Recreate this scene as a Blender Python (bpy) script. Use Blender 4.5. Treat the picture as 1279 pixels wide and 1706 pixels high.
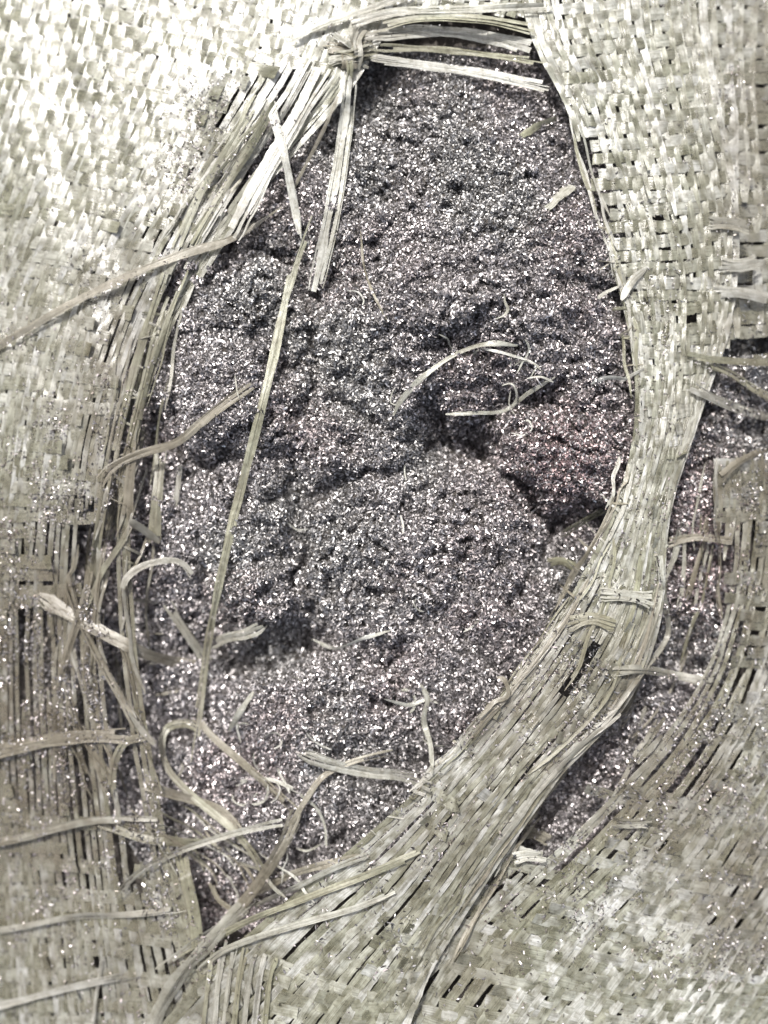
import bpy, math, random
import numpy as np
from mathutils import Vector
from mathutils.bvhtree import BVHTree

random.seed(7)
rng = np.random.default_rng(7)
scene = bpy.context.scene
for o in list(bpy.data.objects):
    bpy.data.objects.remove(o, do_unlink=True)
C = scene.collection

# ------------------------------------------------------------------ camera
S = 0.0002            # metres per photo pixel on the plane z = 0
D = 0.34              # camera height above z = 0
cam_d = bpy.data.cameras.new('camera')
cam = bpy.data.objects.new('camera', cam_d)
C.objects.link(cam)
cam.location = (0, 0, D)
cam.rotation_euler = (0, 0, 0)
cam_d.sensor_fit = 'VERTICAL'
cam_d.sensor_height = 36.0
cam_d.lens = 36.0 * D / (1706 * S)
cam_d.clip_start = 0.01
cam_d.clip_end = 100
cam_d.dof.use_dof = True
cam_d.dof.focus_distance = D - 0.006
cam_d.dof.aperture_fstop = 4.0
scene.camera = cam

# ------------------------------------------------------------------ light
SUN_EL, SUN_AZ = 55.0, 112.0      # azimuth: direction TO the sun, degrees from +x
world = bpy.data.worlds.new('World')
scene.world = world
world.use_nodes = True
wn = world.node_tree.nodes
wl = world.node_tree.links
sky = wn.new('ShaderNodeTexSky')
sky.sky_type = 'NISHITA'
sky.sun_disc = False
sky.air_density = 1.0
sky.dust_density = 6.0
sky.ozone_density = 0.6
sky.sun_elevation = math.radians(SUN_EL)
sky.sun_rotation = math.radians(90.0 - SUN_AZ)
bg = wn['Background']
bg.inputs['Strength'].default_value = 0.13
hs = wn.new('ShaderNodeHueSaturation')      # thin white haze: a paler sky
hs.inputs['Saturation'].default_value = 0.55
wl.new(sky.outputs[0], hs.inputs['Color'])
wl.new(hs.outputs[0], bg.inputs['Color'])
sun_d = bpy.data.lights.new('sun', 'SUN')
sun_d.energy = 4.2
sun_d.angle = math.radians(2.0)
sun_d.color = (1.0, 0.975, 0.93)
sun = bpy.data.objects.new('sun', sun_d)
C.objects.link(sun)
sd = Vector((math.cos(math.radians(SUN_EL)) * math.cos(math.radians(SUN_AZ)),
             math.cos(math.radians(SUN_EL)) * math.sin(math.radians(SUN_AZ)),
             math.sin(math.radians(SUN_EL))))
sun.rotation_euler = sd.to_track_quat('Z', 'Y').to_euler()
sun.location = sd * 2
vs = scene.view_settings
vs.view_transform = 'Standard'
vs.look = 'None'
vs.exposure = 0.68
vs.gamma = 1.0
scene.render.engine = 'CYCLES'

# ------------------------------------------------------------------ noise
_tab = rng.random((256, 256))

def vnoise(x, y, seed=0):
    x = np.asarray(x, float) + seed * 37.17
    y = np.asarray(y, float) + seed * 91.73
    xi = np.floor(x).astype(int); yi = np.floor(y).astype(int)
    fx = x - xi; fy = y - yi
    fx = fx * fx * fx * (fx * (fx * 6 - 15) + 10); fy = fy * fy * fy * (fy * (fy * 6 - 15) + 10)
    a = _tab[xi & 255, yi & 255]; b = _tab[(xi + 1) & 255, yi & 255]
    c = _tab[xi & 255, (yi + 1) & 255]; d = _tab[(xi + 1) & 255, (yi + 1) & 255]
    return (a + (b - a) * fx + (c - a) * fy + (a - b - c + d) * fx * fy) * 2 - 1

def fbm(x, y, seed=0, octv=4, gain=0.5):
    s = 0; a = 1.0; t = 0
    for k in range(octv):
        ca, sa = math.cos(0.5 + 1.1 * k), math.sin(0.5 + 1.1 * k)      # each octave turned, so no lattice shows
        s = s + a * vnoise((x * ca - y * sa) * 2 ** k, (x * sa + y * ca) * 2 ** k, seed + k); t += a; a *= gain
    return s / t

# ------------------------------------------------------------------ shape of the filled sack
def macro(px, py):
    """smooth crown of the filled sack (metres) over photo pixels"""
    a = (np.asarray(px, float) - 690) / 900; b = (np.asarray(py, float) - 760) / 1150
    z = -0.040 * a * a - np.where(b > 0, 0.016, 0.030) * b * b
    # the corner at lower left sags, away from the sun
    z = z - 0.020 * np.clip((py - 800) / 900, 0, 1.5) * np.clip((420 - px) / 420, 0, 1.6)
    # right hand side rolls over
    z = z - 0.020 * np.clip((px - 1130) / 300, 0, 1.5) ** 1.5
    return z

HOLE = [(600, 120), (900, 120), (960, 250), (1030, 450), (1070, 640), (1050, 800), (980, 980), (890, 1110),
        (720, 1300), (600, 1420), (460, 1490), (330, 1500), (235, 1320), (190, 1130), (120, 1000), (130, 880),
        (220, 700), (250, 520), (330, 400), (420, 250), (520, 130)]
HOLE2 = [(1120, 620), (1290, 560), (1300, 730), (1200, 760), (1190, 960), (1180, 1080), (1090, 1300), (960, 1420),
         (880, 1460), (830, 1500), (850, 1420), (950, 1290), (1060, 1180), (1110, 1060), (1110, 860)]

def poly_sd(px, py, poly):
    """signed distance in pixels, positive inside"""
    px = np.asarray(px, float); py = np.asarray(py, float)
    d = np.full(px.shape, 1e9); ins = np.zeros(px.shape, bool)
    n = len(poly)
    for i in range(n):
        x0, y0 = poly[i]; x1, y1 = poly[(i + 1) % n]
        ex, ey = x1 - x0, y1 - y0
        t = np.clip(((px - x0) * ex + (py - y0) * ey) / (ex * ex + ey * ey), 0, 1)
        d = np.minimum(d, np.hypot(px - x0 - t * ex, py - y0 - t * ey))
        cond = (y0 > py) != (y1 > py)
        with np.errstate(divide='ignore', invalid='ignore'):
            xi = x0 + (py - y0) * ex / (ey if ey else 1e-9)
        ins ^= cond & (px < xi)
    return np.where(ins, d, -d)

# lumps of caked shavings: px, py, rx, ry, height mm
LUMPS = [(790, 250, 190, 170, 9), (850, 400, 190, 130, 11), (620, 330, 110, 150, 8), (700, 500, 150, 110, 11),
         (390, 500, 110, 90, 10), (370, 640, 130, 110, 12), (480, 700, 90, 120, 8), (900, 560, 130, 90, 9),
         (640, 640, 110, 85, 10), (580, 760, 120, 85, 11), (945, 740, 120, 110, 13), (770, 640, 90, 70, 8),
         (700, 900, 210, 150, 12), (830, 1000, 120, 120, 10), (400, 870, 110, 100, 9), (430, 980, 90, 80, 11),
         (640, 1040, 130, 80, 8), (560, 1190, 180, 110, 11), (760, 1140, 100, 100, 9), (500, 1350, 170, 90, 9),
         (660, 1330, 90, 70, 8), (340, 1300, 110, 90, 6), (370, 1440, 90, 70, 7), (250, 900, 90, 120, 4),
         (550, 560, 80, 90, 8), (990, 620, 80, 80, 8), (480, 300, 80, 110, 5),
         (1200, 830, 110, 130, 7), (1150, 1010, 100, 110, 7), (1080, 1230, 120, 110, 7), (960, 1370, 100, 90, 5),
         (1230, 650, 80, 60, 7)]
CRACKS = [([(545, 460), (522, 540), (530, 600), (508, 650), (500, 705)], 6, 15), ([(285, 570), (306, 630), (312, 700)], 6, 16),
          ([(465, 835), (560, 832), (630, 795), (680, 765)], 5, 13), ([(705, 680), (725, 725), (770, 750), (840, 730)], 8, 24),
          ([(850, 800), (885, 860), (930, 880), (960, 850)], 8, 18), ([(480, 850), (502, 920), (490, 1010)], 5, 14),
          ([(350, 1095), (420, 1100), (490, 1085), (530, 1045)], 11, 26), ([(820, 515), (775, 540), (730, 570)], 6, 14),
          ([(640, 280), (652, 350), (600, 390)], 4, 14), ([(905, 420), (960, 440), (1020, 430)], 4, 14),
          ([(620, 1185), (660, 1200), (690, 1260)], 5, 14), ([(240, 690), (250, 760), (330, 770)], 5, 12),
          ([(880, 1010), (900, 940), (930, 900)], 5, 16), ([(740, 1240), (690, 1290), (600, 1310)], 5, 14),
          ([(800, 1040), (810, 1110), (850, 1140)], 5, 12), ([(480, 200), (470, 260), (440, 330)], 6, 18)]

def heap_z(px, py):
    px = np.asarray(px, float); py = np.asarray(py, float)
    wx = px + 46 * fbm(px / 95, py / 95, 3, 3) ; wy = py + 46 * fbm(px / 95, py / 95, 9, 3)
    acc = np.full(px.shape, math.exp(0.0)); k = 1.3
    for (cx, cy, rx, ry, h) in LUMPS:
        d2 = ((wx - cx) / rx) ** 2 + ((wy - cy) / ry) ** 2
        dome = (h * 1.35 + 3.0) * (1 - d2 ** 1.4 * 0.68)
        acc = acc + np.exp(k * np.clip(dome, -8, 20))
    h = np.log(acc) / k
    for (pl, dep, w) in CRACKS:
        d = np.full(px.shape, 1e9)
        for (x0, y0), (x1, y1) in zip(pl[:-1], pl[1:]):
            ex, ey = x1 - x0, y1 - y0
            t = np.clip(((wx - x0) * ex + (wy - y0) * ey) / (ex * ex + ey * ey), 0, 1)
            d = np.minimum(d, np.hypot(wx - x0 - t * ex, wy - y0 - t * ey))
        h = h - dep * np.exp(-(d / w) ** 2)
    h = h + 3.0 * fbm(px / 50, py / 50, 21, 3, 0.6) + 3.4 * fbm(px / 26, py / 26, 25, 2, 0.6) + 1.6 * fbm(px / 12, py / 12, 31, 2)
    r = fbm(wx / 60, wy / 60, 41, 3)
    h = h - 4.0 * np.exp(-(r / 0.09) ** 2) * (fbm(px / 150, py / 150, 47, 2) > -0.05)
    up_ = np.clip((py - 120) / 380, 0, 1); dn = np.clip((py - 480) / 230, 0, 1)
    h = h - 12 * np.clip((py - 620) / 800, 0, 1)
    h = h + 14 * np.exp(-((px - 800) / 250) ** 2) * (up_ - dn * dn * (3 - 2 * dn) - 0.4 * (1 - up_))
    sd_ = np.maximum(poly_sd(px, py, HOLE), poly_sd(px, py, HOLE2))
    m = np.clip((sd_ + 40) / 55, 0, 1); m = m * m * (3 - 2 * m)
    h = (h - 13.0) * (0.25 + 0.75 * m) - 6.0 * (1 - m)
    return h * 0.001 + macro(px, py)

def XY(px, py, z):
    f = S * (D - z) / D
    return (np.asarray(px, float) - 639.5) * f, (853 - np.asarray(py, float)) * f

# ------------------------------------------------------------------ materials
def new_mat(name):
    m = bpy.data.materials.new(name); m.use_nodes = True
    nt = m.node_tree
    for n in list(nt.nodes):
        nt.nodes.remove(n)
    out = nt.nodes.new('ShaderNodeOutputMaterial')
    return m, nt, out

def N(nt, t, **kw):
    n = nt.nodes.new(t)
    for k, v in kw.items():
        if k in n.inputs: n.inputs[k].default_value = v
        else: setattr(n, k, v)
    return n

def ramp(nt, stops):
    r = nt.nodes.new('ShaderNodeValToRGB')
    while len(r.color_ramp.elements) < len(stops): r.color_ramp.elements.new(0.5)
    for e, (p, c) in zip(r.color_ramp.elements, stops):
        e.position = p; e.color = (*c, 1)
    return r

def mixc(nt, fac, a, b, mode='MIX'):
    m = nt.nodes.new('ShaderNodeMix'); m.data_type = 'RGBA'; m.blend_type = mode
    for s, v in ((0, fac), (6, a), (7, b)):
        if hasattr(v, 'is_linked'): nt.links.new(v, m.inputs[s])
        elif isinstance(v, (int, float)): m.inputs[s].default_value = v
        else: m.inputs[s].default_value = (*v, 1)
    return m.outputs[2]

def tape_mat(name, stops, grime=0.6, grime_col=(0.17, 0.14, 0.095), trans=0.2, rough=0.30, clear=0.0, cellmix=0.85):
    m, nt, out = new_mat(name)
    L = nt.links.new
    oi = N(nt, 'ShaderNodeObjectInfo')
    uv = N(nt, 'ShaderNodeUVMap')
    geo = N(nt, 'ShaderNodeNewGeometry')
    mp = N(nt, 'ShaderNodeMapping'); mp.inputs['Scale'].default_value = (7.0, 55.0, 1.0)
    L(uv.outputs[0], mp.inputs['Vector'])
    ofs = N(nt, 'ShaderNodeVectorMath', operation='ADD')
    cmb = N(nt, 'ShaderNodeCombineXYZ')
    mul = N(nt, 'ShaderNodeMath', operation='MULTIPLY'); mul.inputs[1].default_value = 311.0
    L(oi.outputs['Random'], mul.inputs[0]); L(mul.outputs[0], cmb.inputs[2])
    L(mp.outputs[0], ofs.inputs[0]); L(cmb.outputs[0], ofs.inputs[1])
    stri = N(nt, 'ShaderNodeTexNoise', Scale=1.0, Detail=4.0, Roughness=0.65)
    L(ofs.outputs[0], stri.inputs['Vector'])
    base = ramp(nt, stops); L(oi.outputs['Random'], base.inputs[0])
    sr = ramp(nt, [(0.32, (0.42, 0.42, 0.39)), (0.60, (1.18, 1.18, 1.18))]); L(stri.outputs['Fac'], sr.inputs[0])
    c1 = mixc(nt, 0.75, base.outputs[0], sr.outputs[0], 'MULTIPLY')
    mp2 = N(nt, 'ShaderNodeMapping'); mp2.inputs['Scale'].default_value = (0.5, 150.0, 1.0)
    L(uv.outputs[0], mp2.inputs['Vector'])
    of2 = N(nt, 'ShaderNodeVectorMath', operation='ADD'); L(mp2.outputs[0], of2.inputs[0]); L(cmb.outputs[0], of2.inputs[1])
    cell = N(nt, 'ShaderNodeTexNoise', Scale=1.0, Detail=1.0); L(of2.outputs[0], cell.inputs['Vector'])
    cr_ = ramp(nt, [(0.36, (0.42, 0.405, 0.315)), (0.58, (1.29, 1.285, 1.29))]); L(cell.outputs['Fac'], cr_.inputs[0])
    c1 = mixc(nt, cellmix, c1, cr_.outputs[0], 'MULTIPLY')
    g1 = N(nt, 'ShaderNodeTexNoise', Scale=42.0, Detail=5.0, Roughness=0.62)
    L(geo.outputs['Position'], g1.inputs['Vector'])
    gr = ramp(nt, [(0.40, (0, 0, 0)), (0.66, (1, 1, 1))]); L(g1.outputs['Fac'], gr.inputs[0])
    gm = N(nt, 'ShaderNodeMath', operation='MULTIPLY'); gm.inputs[1].default_value = grime
    L(gr.outputs[0], gm.inputs[0])
    c2 = mixc(nt, gm.outputs[0], c1, grime_col)
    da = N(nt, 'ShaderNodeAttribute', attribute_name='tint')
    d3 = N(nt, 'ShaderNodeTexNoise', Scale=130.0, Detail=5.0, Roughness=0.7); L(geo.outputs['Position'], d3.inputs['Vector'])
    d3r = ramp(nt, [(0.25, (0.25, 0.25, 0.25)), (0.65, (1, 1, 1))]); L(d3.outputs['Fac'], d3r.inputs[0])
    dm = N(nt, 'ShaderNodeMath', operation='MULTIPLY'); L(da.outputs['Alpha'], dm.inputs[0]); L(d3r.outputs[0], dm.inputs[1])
    c2 = mixc(nt, dm.outputs[0], c2, (0.125, 0.108, 0.08))  # brown dust and painted-in shade, strength from the tint alpha
    g2 = N(nt, 'ShaderNodeTexNoise', Scale=520.0, Detail=3.0, Roughness=0.7)
    L(geo.outputs['Position'], g2.inputs['Vector'])
    g2r = ramp(nt, [(0.30, (0.55, 0.52, 0.46)), (0.55, (1.05, 1.05, 1.05))]); L(g2.outputs['Fac'], g2r.inputs[0])
    c3 = mixc(nt, 0.8, c2, g2r.outputs[0], 'MULTIPLY')
    p = N(nt, 'ShaderNodeBsdfPrincipled', Roughness=rough)
    p.inputs['IOR'].default_value = 1.49
    p.inputs['Specular IOR Level'].default_value = 0.8
    L(c3, p.inputs['Base Color'])
    bmp = N(nt, 'ShaderNodeBump', Strength=0.55, Distance=0.0003)
    L(stri.outputs['Fac'], bmp.inputs['Height']); L(bmp.outputs[0], p.inputs['Normal'])
    tr = N(nt, 'ShaderNodeBsdfTranslucent'); L(c3, tr.inputs['Color'])
    mx = N(nt, 'ShaderNodeMixShader'); mx.inputs[0].default_value = trans
    L(p.outputs[0], mx.inputs[1]); L(tr.outputs[0], mx.inputs[2])
    if clear:
        tp = N(nt, 'ShaderNodeBsdfTransparent'); m2 = N(nt, 'ShaderNodeMixShader'); m2.inputs[0].default_value = clear
        L(mx.outputs[0], m2.inputs[1]); L(tp.outputs[0], m2.inputs[2]); L(m2.outputs[0], out.inputs[0])
    else:
        L(mx.outputs[0], out.inputs[0])
    return m

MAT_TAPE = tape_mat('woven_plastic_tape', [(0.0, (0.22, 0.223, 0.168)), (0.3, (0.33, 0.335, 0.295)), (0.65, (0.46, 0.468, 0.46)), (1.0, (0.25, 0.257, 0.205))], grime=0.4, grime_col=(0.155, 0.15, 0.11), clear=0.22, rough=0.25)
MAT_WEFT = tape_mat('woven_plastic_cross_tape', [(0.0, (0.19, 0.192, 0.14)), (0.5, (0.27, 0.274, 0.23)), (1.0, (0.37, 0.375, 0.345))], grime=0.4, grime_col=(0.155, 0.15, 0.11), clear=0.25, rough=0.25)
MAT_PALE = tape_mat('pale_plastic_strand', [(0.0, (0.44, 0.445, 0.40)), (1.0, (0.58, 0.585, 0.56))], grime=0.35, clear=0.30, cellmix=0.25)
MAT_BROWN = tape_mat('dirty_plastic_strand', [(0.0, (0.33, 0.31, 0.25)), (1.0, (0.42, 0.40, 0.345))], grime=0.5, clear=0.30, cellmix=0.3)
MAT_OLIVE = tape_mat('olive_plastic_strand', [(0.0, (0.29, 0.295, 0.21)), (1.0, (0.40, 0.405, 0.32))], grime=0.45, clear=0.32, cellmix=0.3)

def metal_mat(name, sparkle=True):
    m, nt, out = new_mat(name); L = nt.links.new
    at = N(nt, 'ShaderNodeAttribute', attribute_name='tint')
    p = N(nt, 'ShaderNodeBsdfPrincipled', Roughness=0.36, Metallic=0.85)
    L(at.outputs['Color'], p.inputs['Base Color'])
    L(at.outputs['Alpha'], p.inputs['Roughness'])
    L(p.outputs[0], out.inputs[0])
    return m
MAT_CHIP = metal_mat('metal_shaving')

def heap_mat():
    m, nt, out = new_mat('fine_metal_dust'); L = nt.links.new
    geo = N(nt, 'ShaderNodeNewGeometry')
    n1 = N(nt, 'ShaderNodeTexNoise', Scale=900.0, Detail=4.0, Roughness=0.7); L(geo.outputs['Position'], n1.inputs['Vector'])
    r = ramp(nt, [(0.3, (0.02, 0.017, 0.014)), (0.7, (0.10, 0.088, 0.078))]); L(n1.outputs['Fac'], r.inputs[0])
    p = N(nt, 'ShaderNodeBsdfPrincipled', Roughness=0.6, Metallic=0.5); L(r.outputs[0], p.inputs['Base Color'])
    b = N(nt, 'ShaderNodeBump', Strength=1.0, Distance=0.0008); L(n1.outputs['Fac'], b.inputs['Height']); L(b.outputs[0], p.inputs['Normal'])
    L(p.outputs[0], out.inputs[0])
    return m
MAT_HEAP = heap_mat()

def ground_mat():
    m, nt, out = new_mat('concrete'); L = nt.links.new
    geo = N(nt, 'ShaderNodeNewGeometry')
    n1 = N(nt, 'ShaderNodeTexNoise', Scale=14.0, Detail=8.0, Roughness=0.65); L(geo.outputs['Position'], n1.inputs['Vector'])
    r = ramp(nt, [(0.3, (0.16, 0.155, 0.145)), (0.7, (0.30, 0.29, 0.27))]); L(n1.outputs['Fac'], r.inputs[0])
    p = N(nt, 'ShaderNodeBsdfPrincipled', Roughness=0.85); L(r.outputs[0], p.inputs['Base Color'])
    L(p.outputs[0], out.inputs[0])
    return m

# ------------------------------------------------------------------ mesh helpers
def mesh_np(name, verts, quads, mat, smooth=True, uv=None, tint=None):
    me = bpy.data.meshes.new(name)
    verts = np.asarray(verts, np.float32); quads = np.asarray(quads, np.int32)
    k = quads.shape[1]
    me.vertices.add(len(verts)); me.vertices.foreach_set('co', verts.ravel())
    me.loops.add(quads.size); me.loops.foreach_set('vertex_index', quads.ravel())
    me.polygons.add(len(quads))
    me.polygons.foreach_set('loop_start', np.arange(0, quads.size, k, dtype=np.int32))
    me.polygons.foreach_set('loop_total', np.full(len(quads), k, np.int32))
    me.polygons.foreach_set('use_smooth', np.full(len(quads), smooth, bool))
    if uv is not None:
        l = me.uv_layers.new(name='UVMap')
        l.data.foreach_set('uv', np.asarray(uv, np.float32)[quads.ravel()].ravel())
    if tint is not None:
        a = me.attributes.new('tint', 'FLOAT_COLOR', 'POINT')
        a.data.foreach_set('color', np.asarray(tint, np.float32).ravel())
    me.materials.append(mat)
    me.update(calc_edges=True)
    return me

def link(name, me, parent=None):
    o = bpy.data.objects.new(name, me); C.objects.link(o)
    if parent is not None: o.parent = parent
    return o

ALLV, ALLF = [], []          # everything solid so far, for dropping strands and chips on it
_nv = 0
def remember(verts, quads):
    global _nv
    ALLV.append(np.asarray(verts, float)); ALLF.append(np.asarray(quads) + _nv); _nv += len(verts)

# metal dust on the plastic, with the shade of dim areas painted in
DUST_SHADE = [(40, 1190, 360, 440, 1.1), (200, 760, 130, 380, 0.95), (200, 1560, 260, 260, 0.7), (1300, 850, 170, 480, 0.95), (1080, 1250, 200, 230, 0.95), (1270, 1460, 150, 150, 0.9),
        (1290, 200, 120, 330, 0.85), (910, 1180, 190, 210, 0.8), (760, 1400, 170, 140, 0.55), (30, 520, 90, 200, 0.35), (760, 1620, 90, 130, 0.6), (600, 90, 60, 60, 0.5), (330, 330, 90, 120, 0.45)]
def dust_shade_at(px, py):
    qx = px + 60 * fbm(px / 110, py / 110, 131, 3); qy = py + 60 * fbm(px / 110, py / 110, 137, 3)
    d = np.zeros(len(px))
    for (cx, cy, rx, ry, s_) in DUST_SHADE:
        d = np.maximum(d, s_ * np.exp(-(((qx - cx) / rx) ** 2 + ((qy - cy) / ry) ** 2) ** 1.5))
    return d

def ribbon_data(pts, width, thick=0.00008, cup=0.02, twist=None):
    pts = np.asarray(pts, float); n = len(pts)
    w = np.broadcast_to(np.asarray(width, float), (n,)).copy()
    t = np.gradient(pts, axis=0); t /= np.linalg.norm(t, axis=1)[:, None] + 1e-12
    side = np.stack([t[:, 1], -t[:, 0], np.zeros(n)], 1); side /= np.linalg.norm(side, axis=1)[:, None] + 1e-9
    up = np.cross(side, t)
    if twist is not None:
        a = np.asarray(twist)[:, None]
        side, up = side * np.cos(a) + up * np.sin(a), up * np.cos(a) - side * np.sin(a)
    hw = (w / 2)[:, None]
    jag = 1 + 0.06 * np.random.default_rng(n + int(abs(pts[0, 0]) * 1e6)).normal(0, 1, (n, 2))
    jag = jag[:, :, None]
    dr = up * (w * cup)[:, None]; th = up * thick
    L0 = pts - side * hw * jag[:, 0] - dr; R0 = pts + side * hw * jag[:, 1] - dr
    cr = np.random.default_rng(n * 7 + int(abs(pts[0, 1]) * 1e6)).uniform(-0.5, 0.5)
    M0 = pts + side * hw * cr                     # a crease, off centre
    verts = np.stack([L0, M0, R0, L0 - th, M0 - th, R0 - th], 1).reshape(-1, 3)
    i = np.arange(n - 1)[:, None] * 6
    quads = np.concatenate([np.concatenate([i + a, i + a + 6, i + a + 7, i + a + 1], 1)[:, ::o_] for a, o_ in ((0, -1), (1, -1), (3, 1), (4, 1))])[:, ::-1]
    s = np.concatenate([[0], np.cumsum(np.linalg.norm(np.diff(pts, axis=0), axis=1))])
    uv = np.stack([np.tile([0, 0.5, 1.0, 0, 0.5, 1.0], n), np.repeat(s, 6)], 1)
    return verts, quads, uv

def tape_object(name, verts, quads, uv, mat, keep, off=None, label=None):
    o0, o1 = (off[0], off[1]) if off is not None else (0, 0)
    oz = off[2] if off is not None else 0
    k = D / (D - verts[:, 2] - oz) / S
    tint = np.ones((len(verts), 4)); tint[:, 3] = dust_shade_at((verts[:, 0] + o0) * k + 639.5, 853 - (verts[:, 1] + o1) * k)
    me = mesh_np(name, verts, quads, mat, True, uv, tint)
    if keep: remember(verts, quads)
    o = link(name, me)
    if label: o['label'] = label
    return o

def ribbon(name, pts, width, parent, mat, thick=0.00008, cup=0.02, twist=None, keep=True, label=None, off=None):
    v, q, uv = ribbon_data(pts, width, thick, cup, twist)
    return tape_object(name, v, q, uv, mat, keep, off, label)

def split_ribbon(name, pts, width, parent, mat, twist, label, seed, nf=1, spread=0.6):
    """a torn tape: nf lengthwise filaments that part towards the ends, one mesh"""
    r = np.random.default_rng(seed)
    n = len(pts); f = np.linspace(0, 1, n)
    t = np.gradient(pts, axis=0); t /= np.linalg.norm(t, axis=1)[:, None] + 1e-12
    side = np.stack([t[:, 1], -t[:, 0], np.zeros(n)], 1); side /= np.linalg.norm(side, axis=1)[:, None] + 1e-9
    sh = r.dirichlet(np.full(nf, 3.0)); cen = np.cumsum(sh) - sh / 2 - 0.5
    V, Q, U, T = [], [], [], []; base = 0
    e0, e1 = r.uniform(0.2, 1.4, 2)
    for k in range(nf):
        op = spread * (e0 * np.clip(1 - f / 0.35, 0, 1) ** 2 + e1 * np.clip(1 - (1 - f) / 0.35, 0, 1) ** 2)
        a, b = 0, n
        if nf > 1:
            a = int(r.random() ** 2 * 0.18 * n); b = n - int(r.random() ** 2 * 0.18 * n)
        p = pts + side * (width * cen[k] * (1 + op))[:, None]
        p[:, 2] += 0.00012 * k + (0.0009 * vnoise(f * n / 14, np.full(n, k * 3.3), seed % 97) * (0.2 + op) if nf > 1 else 0)
        w = width * sh[k] * (1.12 - 0.25 * np.clip(op, 0, 1)) * (1 + 0.2 * vnoise(f * n / 7, np.full(n, k * 1.7), seed % 89))
        p, w, tw = p[a:b], w[a:b], twist[a:b] + 0.5 * vnoise(f[a:b] * n / 16, np.full(b - a, k * 9.1), seed % 83) * (nf > 1)
        v, q, uv = ribbon_data(p, w, 0.0001, 0.05, tw)
        V.append(v); Q.append(q + base); base += len(v); U.append(uv + [k * 1.3, k * 0.37])
    V = np.concatenate(V); Q = np.concatenate(Q); U = np.concatenate(U)
    return V, Q, U

def crom(P, t):
    """Catmull-Rom along axis 0 of P at parameters t"""
    P = np.asarray(P, float); n = len(P)
    t = np.clip(np.asarray(t, float), 0, n - 1 - 1e-9); i = np.floor(t).astype(int); f = (t - i)
    f = f.reshape(f.shape + (1,) * (P.ndim - 1))
    Q = np.concatenate([[2 * P[0] - P[1]], P, [2 * P[-1] - P[-2]]])
    a, b, c, d = Q[i], Q[i + 1], Q[i + 2], Q[i + 3]
    return 0.5 * (2 * b + (c - a) * f + (2 * a - 5 * b + 4 * c - d) * f ** 2 + (3 * b - a - 3 * c + d) * f ** 3)

# ------------------------------------------------------------------ the ground and the heap of shavings
gr = 3.0
me = mesh_np('ground', [(-gr, -gr, -0.20), (gr, -gr, -0.20), (gr, gr, -0.20), (-gr, gr, -0.20)], [[0, 1, 2, 3]], ground_mat(), False)
g = link('ground', me); g['kind'] = 'structure'; g['label'] = 'grey concrete ground under the torn sack'

def build_heap():
    xs = np.arange(-420, 1700, 5.0); ys = np.arange(-420, 2130, 5.0)
    PX, PY = np.meshgrid(xs, ys)
    Z = heap_z(PX, PY)
    X, Y = XY(PX, PY, Z)
    v = np.stack([X, Y, Z], -1)
    # skirt down to the ground
    h, w = X.shape
    idx = np.arange(h * w).reshape(h, w)
    q = np.stack([idx[:-1, :-1], idx[1:, :-1], idx[1:, 1:], idx[:-1, 1:]], -1).reshape(-1, 4)
    verts = v.reshape(-1, 3)
    border = np.concatenate([idx[0, :-1], idx[:-1, -1], idx[-1, :0:-1], idx[:0:-1, 0]])
    bv = verts[border].copy(); bv[:, :2] *= 1.12; bv[:, 2] = -0.2
    nb = len(border); base = len(verts)
    k = np.arange(nb); k2 = (k + 1) % nb
    q2 = np.stack([border[k], border[k2], base + k2, base + k], -1)
    verts = np.concatenate([verts, bv])
    q = np.concatenate([q, q2])
    remember(verts, q)
    me = mesh_np('metal_shavings', verts, q, MAT_HEAP, True)
    o = link('metal_shavings', me)
    o['kind'] = 'stuff'; o['category'] = 'metal shavings'
    o['label'] = 'clumped heap of glittering grey metal shavings filling the torn sack'
    return o
heap = build_heap()

# ------------------------------------------------------------------ the woven sack
sack = bpy.data.objects.new('woven_sack', None); C.objects.link(sack)
sack.location = (0, 0, -0.2)
sack.empty_display_size = 0.05
sack['label'] = 'torn pale olive woven plastic sack with frayed tapes around a large hole'
sack['category'] = 'sack'

class SackParent: pass
def child(o):
    o.parent = sack; o.matrix_parent_inverse = sack.matrix_world.inverted()
    return o
bpy.context.view_layer.update()
INV = sack.matrix_world.inverted()
_ribbon = ribbon
def tape(name, pts, width, mat, **kw):
    o = _ribbon(name, pts, width, None, mat, **kw)
    o.parent = sack; o.matrix_parent_inverse = INV
    return o

def blob(px, py, blobs):
    """largest gap strength (0..1+) of a list of rotated ellipses at px, py"""
    r = np.zeros(np.shape(px))
    for (cx, cy, rx, ry, ang, s) in blobs:
        a = math.radians(ang); dx = px - cx; dy = py - cy
        u = (dx * math.cos(a) + dy * math.sin(a)) / rx; v = (-dx * math.sin(a) + dy * math.cos(a)) / ry
        r = np.maximum(r, s * np.clip(1.75 - 1.5 * np.sqrt(u * u + v * v), 0, 1))
    return r

def runs(ok, minlen):
    out = []; st = None
    for i, k in enumerate(list(ok) + [False]):
        if k and st is None: st = i
        if not k and st is not None:
            if i - st >= minlen: out.append((st, i))
            st = None
    return out

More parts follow.
